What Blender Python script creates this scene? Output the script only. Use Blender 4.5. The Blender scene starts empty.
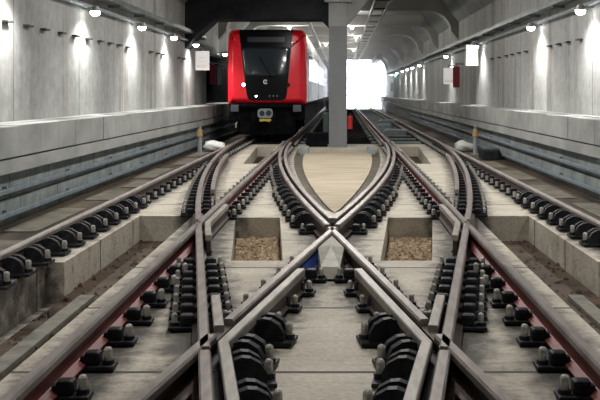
import bpy, bmesh, math, random
from mathutils import Vector, Matrix
random.seed(4)
S = bpy.context.scene
COL = S.collection
PI = math.pi

# ------------------------------------------------------------------ materials
def new_mat(name):
    m = bpy.data.materials.new(name); m.use_nodes = True
    nt = m.node_tree
    b = nt.nodes['Principled BSDF']
    return m, nt, b

def mat(name, c1, c2=None, rough=0.7, metal=0.0, scale=3.0, stretch=(1, 1, 1), bump=0.0, bscale=None,
        rvar=0.0, lo=0.35, hi=0.65, coat=0.0, detail=6):
    m, nt, b = new_mat(name)
    N, L = nt.nodes, nt.links
    b.inputs['Roughness'].default_value = rough
    b.inputs['Metallic'].default_value = metal
    if coat: b.inputs['Coat Weight'].default_value = coat
    c1 = (*c1, 1)
    if c2 is None:
        b.inputs['Base Color'].default_value = c1
    tc = N.new('ShaderNodeTexCoord')
    mp = N.new('ShaderNodeMapping'); mp.inputs['Scale'].default_value = stretch
    L.new(tc.outputs['Object'], mp.inputs['Vector'])
    if c2 is not None:
        n = N.new('ShaderNodeTexNoise'); n.inputs['Scale'].default_value = scale; n.inputs['Detail'].default_value = detail
        n.inputs['Roughness'].default_value = .6
        L.new(mp.outputs['Vector'], n.inputs['Vector'])
        r = N.new('ShaderNodeValToRGB')
        r.color_ramp.elements[0].position = lo; r.color_ramp.elements[0].color = c1
        r.color_ramp.elements[1].position = hi; r.color_ramp.elements[1].color = (*c2, 1)
        L.new(n.outputs['Fac'], r.inputs['Fac']); L.new(r.outputs['Color'], b.inputs['Base Color'])
    if bump:
        n2 = N.new('ShaderNodeTexNoise'); n2.inputs['Scale'].default_value = bscale or scale * 4
        n2.inputs['Detail'].default_value = 4
        L.new(tc.outputs['Object'], n2.inputs['Vector'])
        bp = N.new('ShaderNodeBump'); bp.inputs['Strength'].default_value = bump; bp.inputs['Distance'].default_value = .02
        L.new(n2.outputs['Fac'], bp.inputs['Height']); L.new(bp.outputs['Normal'], b.inputs['Normal'])
    return m

def emit(name, col, s):
    m, nt, b = new_mat(name)
    b.inputs['Base Color'].default_value = (*col, 1)
    b.inputs['Emission Color'].default_value = (*col, 1)
    b.inputs['Emission Strength'].default_value = s
    return m

def wall_mat(name):
    """board-marked concrete: panel joints every 2.2 m, vertical drip stains, fine grain"""
    m, nt, b = new_mat(name); N, L = nt.nodes, nt.links
    b.inputs['Roughness'].default_value = .75
    tc = N.new('ShaderNodeTexCoord')
    def noise(scale, st, lo, hi, detail=6):
        mp = N.new('ShaderNodeMapping'); mp.inputs['Scale'].default_value = st
        L.new(tc.outputs['Object'], mp.inputs['Vector'])
        n = N.new('ShaderNodeTexNoise'); n.inputs['Scale'].default_value = scale; n.inputs['Detail'].default_value = detail
        L.new(mp.outputs['Vector'], n.inputs['Vector'])
        r = N.new('ShaderNodeMapRange'); r.inputs['From Min'].default_value = lo; r.inputs['From Max'].default_value = hi
        L.new(n.outputs['Fac'], r.inputs['Value']); return r.outputs['Result']
    a = noise(1.0, (1, .7, .25), .3, .7)
    d = noise(2.2, (1, 1, .07), .50, .72)      # drips
    g = noise(6, (1, 1, 1), .3, .7, 8)
    mix = N.new('ShaderNodeMix'); mix.data_type = 'RGBA'
    mix.inputs[6].default_value = (.30, .31, .30, 1); mix.inputs[7].default_value = (.52, .525, .51, 1)
    L.new(a, mix.inputs[0])
    m2 = N.new('ShaderNodeMix'); m2.data_type = 'RGBA'; m2.inputs[7].default_value = (.23, .21, .18, 1)
    ml = N.new('ShaderNodeMath'); ml.operation = 'MULTIPLY'; ml.inputs[1].default_value = .85
    L.new(d, ml.inputs[0]); L.new(ml.outputs[0], m2.inputs[0]); L.new(mix.outputs[2], m2.inputs[6])
    m3 = N.new('ShaderNodeMix'); m3.data_type = 'RGBA'; m3.blend_type = 'MULTIPLY'; m3.inputs[0].default_value = .25
    L.new(m2.outputs[2], m3.inputs[6]); L.new(g, m3.inputs[7])
    # joints
    sx = N.new('ShaderNodeSeparateXYZ'); L.new(tc.outputs['Object'], sx.inputs[0])
    md = N.new('ShaderNodeMath'); md.operation = 'PINGPONG'; md.inputs[1].default_value = 1.85
    L.new(sx.outputs['Y'], md.inputs[0])
    lt = N.new('ShaderNodeMath'); lt.operation = 'LESS_THAN'; lt.inputs[1].default_value = .02; L.new(md.outputs[0], lt.inputs[0])
    m4 = N.new('ShaderNodeMix'); m4.data_type = 'RGBA'; m4.inputs[7].default_value = (.16, .15, .14, 1)
    L.new(lt.outputs[0], m4.inputs[0]); L.new(m3.outputs[2], m4.inputs[6])
    L.new(m4.outputs[2], b.inputs['Base Color'])
    bp = N.new('ShaderNodeBump'); bp.inputs['Strength'].default_value = .25; bp.inputs['Distance'].default_value = .02
    L.new(g, bp.inputs['Height']); L.new(bp.outputs['Normal'], b.inputs['Normal'])
    return m

def slab_mat(name):
    """pale tan concrete, cast in 1.8 m bays with dark joints and greasy blotches"""
    m, nt, b = new_mat(name); N, L = nt.nodes, nt.links
    b.inputs['Roughness'].default_value = .7
    tc = N.new('ShaderNodeTexCoord')
    def noise(scale, st, lo, hi, detail=6):
        mp = N.new('ShaderNodeMapping'); mp.inputs['Scale'].default_value = st
        L.new(tc.outputs['Object'], mp.inputs['Vector'])
        n = N.new('ShaderNodeTexNoise'); n.inputs['Scale'].default_value = scale; n.inputs['Detail'].default_value = detail
        n.inputs['Roughness'].default_value = .65
        L.new(mp.outputs['Vector'], n.inputs['Vector'])
        r = N.new('ShaderNodeMapRange'); r.inputs['From Min'].default_value = lo; r.inputs['From Max'].default_value = hi
        L.new(n.outputs['Fac'], r.inputs['Value']); return r.outputs['Result']
    a = noise(1.3, (1, 1, 1), .3, .7)
    s = noise(3.0, (.5, 3.5, 1), .56, .72)
    g = noise(26, (1, 1, 1), .2, .6, 4)
    mix = N.new('ShaderNodeMix'); mix.data_type = 'RGBA'
    mix.inputs[6].default_value = (.41, .365, .295, 1); mix.inputs[7].default_value = (.60, .55, .46, 1)
    L.new(a, mix.inputs[0])
    m2 = N.new('ShaderNodeMix'); m2.data_type = 'RGBA'; m2.inputs[7].default_value = (.19, .17, .14, 1)
    ml = N.new('ShaderNodeMath'); ml.operation = 'MULTIPLY'; ml.inputs[1].default_value = .5
    L.new(s, ml.inputs[0]); L.new(ml.outputs[0], m2.inputs[0]); L.new(mix.outputs[2], m2.inputs[6])
    m3 = N.new('ShaderNodeMix'); m3.data_type = 'RGBA'; m3.blend_type = 'MULTIPLY'; m3.inputs[0].default_value = .35
    L.new(m2.outputs[2], m3.inputs[6]); L.new(g, m3.inputs[7])
    sx = N.new('ShaderNodeSeparateXYZ'); L.new(tc.outputs['Object'], sx.inputs[0])
    ad = N.new('ShaderNodeMath'); ad.operation = 'ADD'; ad.inputs[1].default_value = -6.05 + 18; L.new(sx.outputs['Y'], ad.inputs[0])
    md = N.new('ShaderNodeMath'); md.operation = 'PINGPONG'; md.inputs[1].default_value = .9
    L.new(ad.outputs[0], md.inputs[0])
    lt = N.new('ShaderNodeMath'); lt.operation = 'LESS_THAN'; lt.inputs[1].default_value = .022; L.new(md.outputs[0], lt.inputs[0])
    m4 = N.new('ShaderNodeMix'); m4.data_type = 'RGBA'; m4.inputs[7].default_value = (.035, .03, .025, 1)
    L.new(lt.outputs[0], m4.inputs[0]); L.new(m3.outputs[2], m4.inputs[6])
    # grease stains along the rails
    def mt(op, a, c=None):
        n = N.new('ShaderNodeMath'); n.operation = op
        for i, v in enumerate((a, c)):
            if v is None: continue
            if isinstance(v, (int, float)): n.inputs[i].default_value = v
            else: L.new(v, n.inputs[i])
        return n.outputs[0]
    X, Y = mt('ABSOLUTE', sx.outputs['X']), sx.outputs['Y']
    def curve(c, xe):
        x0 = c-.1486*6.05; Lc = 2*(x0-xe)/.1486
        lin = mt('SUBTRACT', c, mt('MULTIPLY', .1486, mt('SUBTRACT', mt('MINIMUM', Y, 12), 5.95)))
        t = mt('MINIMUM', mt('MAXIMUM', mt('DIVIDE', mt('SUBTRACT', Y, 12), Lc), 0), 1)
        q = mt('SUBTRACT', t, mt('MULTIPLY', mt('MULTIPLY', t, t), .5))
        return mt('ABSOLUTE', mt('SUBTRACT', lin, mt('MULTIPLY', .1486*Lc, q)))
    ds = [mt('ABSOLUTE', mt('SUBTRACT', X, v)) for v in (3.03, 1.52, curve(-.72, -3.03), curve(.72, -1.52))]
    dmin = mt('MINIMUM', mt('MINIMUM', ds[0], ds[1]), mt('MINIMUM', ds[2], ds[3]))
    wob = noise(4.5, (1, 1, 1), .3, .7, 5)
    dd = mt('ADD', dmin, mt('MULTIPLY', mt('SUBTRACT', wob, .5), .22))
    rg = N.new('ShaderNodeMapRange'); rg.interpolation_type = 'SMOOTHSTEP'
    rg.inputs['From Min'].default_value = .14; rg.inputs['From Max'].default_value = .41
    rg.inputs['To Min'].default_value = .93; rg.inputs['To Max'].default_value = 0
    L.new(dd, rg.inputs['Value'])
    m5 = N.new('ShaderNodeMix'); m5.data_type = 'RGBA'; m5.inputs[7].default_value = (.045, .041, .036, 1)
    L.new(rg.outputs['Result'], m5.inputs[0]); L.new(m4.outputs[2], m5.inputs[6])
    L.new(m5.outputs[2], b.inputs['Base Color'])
    bp = N.new('ShaderNodeBump'); bp.inputs['Strength'].default_value = .4; bp.inputs['Distance'].default_value = .015
    L.new(g, bp.inputs['Height']); L.new(bp.outputs['Normal'], b.inputs['Normal'])
    return m

M = dict(
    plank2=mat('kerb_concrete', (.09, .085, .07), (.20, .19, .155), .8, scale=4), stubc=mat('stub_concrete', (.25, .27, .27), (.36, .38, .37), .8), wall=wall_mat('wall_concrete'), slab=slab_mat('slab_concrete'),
    bench=mat('bench_concrete', (.30, .31, .30), (.44, .45, .43), .8, scale=1.5, bump=.2, bscale=20, stretch=(1, .6, 1)),
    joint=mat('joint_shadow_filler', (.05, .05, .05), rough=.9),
    block=mat('block_masonry', (.17, .20, .20), (.30, .33, .32), .8, scale=2, bump=.2, bscale=20),
    ceil=mat('ceiling_concrete', (.30, .29, .26), (.46, .45, .41), .8, scale=.8, stretch=(.5, 3, 1), bump=.1, bscale=10),
    beam=mat('beam_concrete', (.20, .21, .20), (.29, .30, .29), .8, scale=1.0, bump=.1, bscale=10),
    dark=mat('unlit_shade_concrete', (.010, .011, .014), (.028, .030, .034), .9, scale=1),  # near-black; unlit shade of beam and recess is put into this colour
    column=mat('column_grey_paint', (.17, .18, .19), (.215, .225, .235), .65, scale=1.2, stretch=(1, 1, .3)),
    coltop=mat('column_upper_concrete', (.25, .26, .25), (.31, .32, .31), .7, scale=1.2),
    ditch=mat('ditch_brown_mud', (.022, .016, .010), (.085, .065, .045), .85, scale=1.1, stretch=(1.5, .4, 1), bump=.4, bscale=14),
    plank=mat('ditch_plank', (.05, .042, .028), (.12, .105, .075), .8, scale=3),
    gravel=mat('pit_gravel', (.10, .068, .038), (.42, .31, .19), .9, scale=14, bump=.8, bscale=30),
    mud=mat('trench_brown_water', (.014, .009, .005), (.085, .05, .027), .6, scale=2.5, bump=.5, bscale=12),
    sand=mat('sand_tan', (.34, .285, .205), (.50, .43, .33), .95, scale=2, stretch=(.5, 2.2, 1), bump=.3, bscale=40),
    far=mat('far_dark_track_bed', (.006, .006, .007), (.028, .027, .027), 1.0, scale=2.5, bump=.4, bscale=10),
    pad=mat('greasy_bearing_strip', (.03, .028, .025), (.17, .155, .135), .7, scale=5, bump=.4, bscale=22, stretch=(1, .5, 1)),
    rust=mat('rail_rust_brown', (.035, .022, .018), (.09, .06, .048), .6, .2, scale=6),
    rustred=mat('rail_rust_red', (.10, .018, .016), (.19, .045, .038), .55, .2, scale=5, stretch=(1, .4, 1)),
    head=mat('rail_head_steel', (.21, .18, .168), (.34, .30, .28), .47, .5, scale=5, stretch=(3, .5, 1)),
    wing=mat('check_rail_steel', (.24, .22, .195), (.40, .37, .33), .5, .3, scale=5, stretch=(3, .5, 1)),
    iron=mat('cast_iron_black', (.006, .006, .008), (.022, .022, .027), .55, .1, scale=12, bump=.2),
    cap=mat('bolt_cap_grey', (.22, .21, .19), (.50, .48, .44), .5, .1, scale=30),
    pipe=mat('galvanised_blue_grey', (.20, .25, .29), (.30, .35, .39), .5, .3, scale=4),
    tray=mat('cable_tray_steel', (.06, .075, .075), (.16, .18, .18), .5, .3, scale=3),
    cable=mat('black_cable', (.02, .02, .022), rough=.5),
    lamp=emit('lamp_diffuser', (1.0, 1.0, .97), 30),
    tube=emit('fill_tube', (1.0, .98, .94), 6),
    housing=mat('lamp_housing', (.35, .36, .36), rough=.4, metal=.5),
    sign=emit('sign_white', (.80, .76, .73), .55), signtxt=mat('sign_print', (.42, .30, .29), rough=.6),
    signred=mat('sign_red', (.42, .02, .03), rough=.45), red=mat('fire_red', (.50, .03, .03), rough=.35),
    trainred=mat('train_red', (.90, .012, .030), rough=.3, coat=.3),
    trainblack=mat('train_black_gloss', (.003, .004, .006), rough=.3),
    glass=mat('windscreen_glass', (.022, .030, .038), rough=.12, coat=.2),
    silver=mat('train_silver', (.68, .70, .74), rough=.35, metal=.1),
    tglass=mat('window_dark_glass', (.02, .025, .03), rough=.1),
    under=mat('underframe_black', (.003, .003, .004), (.009, .009, .012), .95, scale=5),
    coupler=mat('coupler_grey', (.24, .29, .33), (.35, .40, .44), .4, .5, scale=8),
    couplerdark=mat('coupler_socket_dark', (.02, .025, .03), rough=.5),
    yellow=mat('yellow_paint', (.72, .52, .06), rough=.5),
    logo=mat('logo_white', (.8, .8, .8), rough=.4), display=mat('display_dim', (.035, .037, .045), rough=.4),
    headlamp=emit('headlamp_lit', (1, 1, 1), 14), white=mat('white_plastic', (.65, .66, .62), (.8, .8, .76), .5, scale=6, bump=.4),
    green=mat('dark_green_metal', (.02, .05, .045), rough=.5), boxg=mat('cabinet_grey', (.10, .11, .13), rough=.5),
    blue=mat('blue_marker_paint', (.02, .06, .30), rough=.6), orange=mat('ochre_paint', (.40, .25, .10), rough=.6),
    housec=mat('frog_block_concrete', (.26, .245, .21), (.40, .38, .33), .6, scale=6, bump=.2),
    postg=mat('post_grey', (.30, .32, .34), rough=.5),
)

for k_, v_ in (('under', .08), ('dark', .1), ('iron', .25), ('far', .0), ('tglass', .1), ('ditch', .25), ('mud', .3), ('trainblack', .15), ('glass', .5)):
    M[k_].node_tree.nodes['Principled BSDF'].inputs['Specular IOR Level'].default_value = v_
# ------------------------------------------------------------------ helpers
class MB:
    def __init__(s): s.v = []; s.f = []; s.m = []; s.mats = []
    def mi(s, m):
        m = M[m] if isinstance(m, str) else m
        if m not in s.mats: s.mats.append(m)
        return s.mats.index(m)
    def add(s, vs, fs, m):
        k = len(s.v); i = s.mi(m); s.v += [tuple(v) for v in vs]
        for f in fs: s.f.append([k + a for a in f]); s.m.append(i)
    def box(s, x0, x1, y0, y1, z0, z1, m, bev=0):
        if bev:
            b = bmesh.new(); bmesh.ops.create_cube(b, size=1)
            for v in b.verts: v.co = Vector(((x0+x1)/2+v.co.x*(x1-x0), (y0+y1)/2+v.co.y*(y1-y0), (z0+z1)/2+v.co.z*(z1-z0)))
            bmesh.ops.bevel(b, geom=list(b.edges), offset=bev, segments=2, affect='EDGES', profile=.6)
            b.verts.index_update(); s.add([v.co for v in b.verts], [[v.index for v in f.verts] for f in b.faces], m); b.free(); return
        s.add([(x0,y0,z0),(x1,y0,z0),(x1,y1,z0),(x0,y1,z0),(x0,y0,z1),(x1,y0,z1),(x1,y1,z1),(x0,y1,z1)],
              [[0,3,2,1],[4,5,6,7],[0,1,5,4],[1,2,6,5],[2,3,7,6],[3,0,4,7]], m)
    def prism(s, pts, axis, a, b, m):
        """pts 2D polygon; axis 'y': pts=(x,z); 'z': pts=(x,y); 'x': pts=(y,z)"""
        def P(p, t): return {'y': (p[0], t, p[1]), 'z': (p[0], p[1], t), 'x': (t, p[0], p[1])}[axis]
        n = len(pts); vs = [P(p, a) for p in pts] + [P(p, b) for p in pts]
        fs = [list(range(n))[::-1], [n+i for i in range(n)]] + [[i, (i+1) % n, n+(i+1) % n, n+i] for i in range(n)]
        s.add(vs, fs, m)
    def cyl(s, p0, p1, r, m, n=10, r2=None, dome=False):
        p0, p1 = Vector(p0), Vector(p1); d = (p1-p0).normalized()
        u = d.orthogonal().normalized(); w = d.cross(u); r2 = r if r2 is None else r2
        rings = [(p0, r), (p1, r2)]
        if dome: rings += [(p1 + d*r2*.45, r2*.75), (p1 + d*r2*.68, r2*.3)]
        vs = []
        for c, rr in rings:
            for i in range(n): a = 2*PI*i/n; vs.append(c + u*math.cos(a)*rr + w*math.sin(a)*rr)
        fs = [list(range(n))[::-1], [(len(rings)-1)*n+i for i in range(n)]]
        for k in range(len(rings)-1):
            for i in range(n): fs.append([k*n+i, k*n+(i+1) % n, (k+1)*n+(i+1) % n, (k+1)*n+i])
        s.add(vs, fs, m)
    def sweep(s, prof, pts, m, widen=None):
        """prof (x,z) closed polygon swept along xy polyline"""
        n = len(prof); vs = []; fs = []
        for k, (x, y) in enumerate(pts):
            a = pts[max(k-1, 0)]; b = pts[min(k+1, len(pts)-1)]
            d = Vector((b[0]-a[0], b[1]-a[1])).normalized(); nx, ny = d.y, -d.x
            for (px, pz) in prof: vs.append((x+nx*px, y+ny*px, pz))
        for k in range(len(pts)-1):
            for i in range(n): fs.append([k*n+i, k*n+(i+1) % n, (k+1)*n+(i+1) % n, (k+1)*n+i])
        fs.append(list(range(n))); fs.append([(len(pts)-1)*n+i for i in range(n)][::-1])
        s.add(vs, fs, m)
    def build(s, name, parent=None, smooth=False, origin=None):
        me = bpy.data.meshes.new(name)
        o0 = Vector(origin) if origin else Vector((0, 0, 0))
        me.from_pydata([tuple(Vector(v)-o0) for v in s.v], [], s.f)
        for m in s.mats: me.materials.append(m)
        for p, i in zip(me.polygons, s.m): p.material_index = i; p.use_smooth = smooth
        b = bmesh.new(); b.from_mesh(me); bmesh.ops.recalc_face_normals(b, faces=b.faces); b.to_mesh(me); b.free()
        o = bpy.data.objects.new(name, me); COL.objects.link(o); o.location = o0
        if parent: o.parent = parent; 
        return o

def tag(o, label=None, cat=None, group=None, kind=None):
    if label: o['label'] = label
    if cat: o['category'] = cat
    if group: o['group'] = group
    if kind: o['kind'] = kind
    return o
def empty(name, loc=(0, 0, 0), rz=0, **k):
    o = bpy.data.objects.new(name, None); COL.objects.link(o); o.location = loc; o.rotation_euler = (0, 0, rz)
    o.empty_display_size = .1
    return tag(o, **k)
def copy_tree(o, parent=None):
    c = o.copy(); COL.objects.link(c)
    if parent: c.parent = parent
    for ch in [x for x in o.children]:
        copy_tree(ch, c)
    return c
def struct(o, cat='setting', label=None): 
    o['kind'] = 'structure'; o['category'] = cat
    if label: o['label'] = label
    return o

# ------------------------------------------------------------------ camera (level, framed by lens shift like a cropped photo)
CX, CZ, F = .095, 1.695, 1000.0
cam = bpy.data.cameras.new('camera'); co = bpy.data.objects.new('camera', cam); COL.objects.link(co)
co.location = (CX, 0, CZ); co.rotation_euler = (PI/2, 0, 0)
cam.sensor_width = 36; cam.lens = F/600*36
cam.shift_x = -(341-300)/600; cam.shift_y = -(200-92)/600
cam.clip_end = 400
S.camera = co

# ------------------------------------------------------------------ shell
Y0, Y1 = -6.0, 105.0
WX = 4.75
# left wall with niche (Y 36.2-43, z 1.25-4.3) and right wall
def wall(name, sgn, niche=None):
    b = MB()
    x = sgn*WX; xo = sgn*(WX+.4)
    xs = sorted((x, xo))
    zt = 5.7
    if niche:
        n0, n1, zb, zt2 = niche
        b.box(xs[0], xs[1], Y0, n0, -.6, zt, 'wall'); b.box(xs[0], xs[1], n1, Y1, -.6, zt, 'wall')
        b.box(xs[0], xs[1], n0, n1, -.6, zb, 'wall'); b.box(xs[0], xs[1], n0, n1, zt2, zt, 'wall')
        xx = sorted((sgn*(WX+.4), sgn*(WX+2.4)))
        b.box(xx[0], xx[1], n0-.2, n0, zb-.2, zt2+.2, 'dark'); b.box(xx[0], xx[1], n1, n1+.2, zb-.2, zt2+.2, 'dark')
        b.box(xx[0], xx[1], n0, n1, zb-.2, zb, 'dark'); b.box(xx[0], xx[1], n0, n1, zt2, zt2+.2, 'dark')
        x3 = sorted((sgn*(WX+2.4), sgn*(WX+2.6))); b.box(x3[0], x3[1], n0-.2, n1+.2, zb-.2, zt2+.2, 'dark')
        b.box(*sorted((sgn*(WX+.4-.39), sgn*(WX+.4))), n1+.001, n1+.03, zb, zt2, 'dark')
    else:
        b.box(xs[0], xs[1], Y0, Y1, -.6, zt, 'wall')
    return struct(b.build(name), 'wall', 'board-marked grey concrete tunnel wall washed by small lamps')
wall('wall_left', -1, niche=(36.0, 54, 1.25, 3.15))
wall('wall_right', 1)
b = MB(); b.box(-WX-.4, WX+.4, Y0-.3, Y0, -.6, 5.7, 'wall'); struct(b.build('wall_back'), 'wall', 'grey concrete end wall behind the viewer')
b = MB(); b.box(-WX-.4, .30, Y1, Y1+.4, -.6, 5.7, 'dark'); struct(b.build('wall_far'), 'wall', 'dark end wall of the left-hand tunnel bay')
b = MB(); b.box(-WX-.4, WX+.4, Y0-.3, Y1+.4, 5.4, 5.8, 'ceil'); struct(b.build('ceiling'), 'ceiling', 'flat concrete tunnel ceiling between beams')
# haunch between wall and ceiling
for sg, nm in ((-1, 'trim_1'), (1, 'trim_2')):
    b = MB(); b.prism([(sg*WX, 4.45), (sg*WX, 5.45), (sg*3.9, 5.45)], 'y', Y0, Y1, 'beam')
    struct(b.build(nm), 'trim', 'sloping concrete haunch along the top of the %s wall' % ('left' if sg < 0 else 'right'))
b = MB(); b.box(-WX-.4, WX+.4, Y0-.3, Y1+.4, -.85, -.75, 'ditch')
struct(b.build('floor'), 'floor', 'dark brown tunnel floor below the track slab')
# side ditches
for sg in (-1, 1):
    b = MB(); b.box(*sorted((sg*3.3, sg*4.7)), Y0, Y1, -.75, -.05, 'ditch')
    yy = 8.0
    rnd = random.Random(5+sg)
    while yy < 30:       # boards lying in the ditch are cast flush, same body
        l = rnd.uniform(1.2, 2.6); x0 = rnd.uniform(3.45, 3.75)
        b.box(*sorted((sg*x0, sg*(x0+.42))), yy, yy+l, -.05, -.035, 'plank'); yy += l+rnd.uniform(.3, 1.4)
    struct(b.build('trim_3' if sg < 0 else 'trim_4'), 'drainage ditch', 'brown muddy drainage strip beside the %s lower block wall' % ('left' if sg < 0 else 'right'))

# lower block wall + walkway
for sg, side in ((-1, 'left'), (1, 'right')):
    b = MB()
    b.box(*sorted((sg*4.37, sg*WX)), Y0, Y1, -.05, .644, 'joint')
    for r in range(2):
        z0 = -.05 + r*.34; off = 0 if r == 0 else .45
        y = 2.0 + off
        while y < 62:
            b.box(*sorted((sg*4.30, sg*4.38)), y+.012, y+.888, z0+.010, z0+.335, 'block'); y += .9
    b.box(*sorted((sg*4.30, sg*4.38)), 62, Y1, -.05, .64, 'block')
    struct(b.build('trim_5' if sg < 0 else 'trim_6'), 'low wall', 'grey-green block wall under the %s walkway' % side)
    w = empty('walkway', (sg*4.3, 8, .645), label='raised concrete walkway running along the %s tunnel wall' % side, cat='walkway')
    def lo(bb): # shift to walkway local space
        bb.v = [(v[0]-sg*4.3, v[1]-8, v[2]-.645) for v in bb.v]; return bb
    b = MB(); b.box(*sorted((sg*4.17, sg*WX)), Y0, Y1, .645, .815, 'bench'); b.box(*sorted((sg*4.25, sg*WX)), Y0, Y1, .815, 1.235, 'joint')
    lo(b).build('slab', w)
    b = MB(); y = 1.0; rnd = random.Random(3)
    while y < Y1-2:
        l = .95; dz = rnd.uniform(-.008, .008)
        b.box(*sorted((sg*(4.20+rnd.uniform(-.006, .006)), sg*4.50)), y+.008, y+l-.008, .84, 1.25+dz, 'bench', .01 if y < 32 else 0); y += l
    lo(b).build('kerb_blocks', w)
    b = MB(); b.box(*sorted((sg*4.50, sg*WX)), Y0, Y1, 1.235, 1.262, 'bench'); lo(b).build('walking_surface', w)
    for zz in (.41, .10):
        p = MB(); p.box(*sorted((sg*4.20, sg*4.25)), 2, 60, zz-.035, zz+.035, 'pipe', .015)
        yb = 4
        while yb < 58: p.box(*sorted((sg*4.24, sg*4.305)), yb-.03, yb+.03, zz-.06, zz+.06, 'pipe'); yb += 3
        tag(p.build('conduit', origin=(sg*4.22, 8, zz)), '%s blue-grey conduit on the %s lower block wall' % ('upper' if zz > .1 else 'lower', side), 'conduit')

# ------------------------------------------------------------------ track slab with pits
def ngon_cut(slab, polys):
    for pts, zb in polys:
        c = MB(); c.prism(pts, 'z', zb, .5, 'slab'); cut = c.build('cutter')
        md = slab.modifiers.new('b', 'BOOLEAN'); md.object = cut; md.operation = 'DIFFERENCE'; md.solver = 'EXACT'
        dg = bpy.context.evaluated_depsgraph_get(); dg.update()
        me = bpy.data.meshes.new_from_object(slab.evaluated_get(dg))
        slab.modifiers.clear(); slab.data = me
        bpy.data.objects.remove(cut)

G = .1486
def q1(y): 
    if y <= 12: return -.72-G*(y-5.95)
    x0 = -.72-G*6.05; xe = -3.03; L = 2*(x0-xe)/G
    if y >= 12+L: return xe
    t = (y-12)/L; return x0 - G*L*(t-t*t/2)
def q2(y):
    if y <= 12: return .72-G*(y-5.95)
    x0 = .72-G*6.05; xe = -1.52; L = 2*(x0-xe)/G
    if y >= 12+L: return xe
    t = (y-12)/L; return x0 - G*L*(t-t*t/2)
p2 = lambda y: -q1(y)
p1 = lambda y: -q2(y)
SL = 32.5
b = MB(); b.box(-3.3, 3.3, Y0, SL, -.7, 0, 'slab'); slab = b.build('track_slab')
pits = []
for sg in (-1, 1):
    pits.append(([(sg*1.33, 13.5), (sg*.73, 13.5), (sg*.49, 10.05), (sg*1.01, 10.05)], -.36))
    pits.append(([(sg*2.66, 13.67), (sg*1.93, 13.67), (sg*1.90, 9.95), (sg*2.66, 9.95)], -.40))
    pits.append(([(sg*2.84, 9.96), (sg*1.90, 9.96), (sg*1.90, 1.0), (sg*2.84, 1.0)], -.42))
    pits.append(([(sg*2.50, 31.0), (sg*1.86, 31.0), (sg*1.86, 23.6), (sg*2.22, 23.6)], -.35))
# central sand recess follows the two curved rails
L_ = [(q2(y)+.33, y) for y in [14.6+i*.9 for i in range(18)]]
cpoly = [(0, 14.0)] + [(-x, y) for x, y in L_] + [(x, y) for x, y in L_[::-1]]
cpoly = [p for p in cpoly]
pits.append((cpoly, -.16))
ngon_cut(slab, pits)
struct(slab, 'track slab', 'pale tan concrete track slab with joints, pits and trenches')
slab.name = 'floor_slab'
def fill(poly, zt, zb, m, name, label, cat, kind='stuff', grp=None, n=0, rs=(.02, .05), sm=None):
    b = MB(); b.prism(poly, 'z', zb, zt, m)
    xs = [p[0] for p in poly]; ys = [p[1] for p in poly]
    r = random.Random(len(label))
    def inside(x, y):
        c = False; j = len(poly)-1
        for i in range(len(poly)):
            if (poly[i][1] > y) != (poly[j][1] > y) and x < (poly[j][0]-poly[i][0])*(y-poly[i][1])/(poly[j][1]-poly[i][1])+poly[i][0]: c = not c
            j = i
        return c
    k = 0
    while k < n:
        x, y = r.uniform(min(xs), max(xs)), r.uniform(min(ys), max(ys))
        if not inside(x, y): continue
        s = r.uniform(*rs); a = r.uniform(0, 3)
        vs = [(x+s*math.cos(a+t)*r.uniform(.7, 1.2), y+s*math.sin(a+t)*r.uniform(.7, 1.2), zt-.005) for t in (0, 1.57, 3.14, 4.71)] + [(x, y, zt+s*r.uniform(.4, .8))]
        b.add(vs, [[0,1,4],[1,2,4],[2,3,4],[3,0,4]], sm or m); k += 1
    return tag(b.build(name), label, cat, grp, kind)
for sg, side in ((-1, 'left'), (1, 'right')):
    fill([(sg*1.31, 13.48), (sg*.75, 13.48), (sg*.51, 10.07), (sg*.99, 10.07)], -.27, -.36, 'gravel', 'gravel', 'brown gravel in the square pit %s of the centre crossing' % side, 'gravel', n=500)
    fill([(sg*2.65, 13.65), (sg*1.95, 13.65), (sg*1.92, 1.1), (sg*2.65, 1.1)], -.34, -.40, 'mud', 'rubble', 'dark brown mud and rubble in the long %s trench' % side, 'rubble', n=400, rs=(.02, .055))
    fill([(sg*2.47, 30.9), (sg*1.88, 30.9), (sg*1.88, 23.7), (sg*2.20, 23.7)], -.30, -.35, 'mud', 'rubble', 'dark earth in the small far trench on the %s' % side, 'rubble')
    # kerb strip in the trench
    b = MB(); b.box(sg*2.40-.075, sg*2.40+.075, 2, 9.85, -.36, -.30, 'plank2', .01)
    tag(b.build('concrete_kerb', origin=(sg*2.40, 6, -.34)), 'narrow pale concrete kerb lying in the %s trench' % side, 'kerb')
fill([(x*.99, y) for x, y in [(0, 14.1)]+cpoly[1:]], -.13, -.16, 'plank', 'earth', 'brown earth margin around the smooth sand tongue', 'earth')
fill([(x*(1-.22/abs(x)), y) if x else (0, 14.9) for x, y in cpoly if (abs(x) > .26 or x == 0)], -.10, -.13, 'sand', 'sand', 'smooth tan sand filling the tongue between the curved rails', 'sand')

# far bed
b = MB(); b.box(-3.3, 3.3, SL, Y1, -.7, -.06, 'far'); struct(b.build('floor_far'), 'floor', 'dark track bed beyond the concrete slab')

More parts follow.
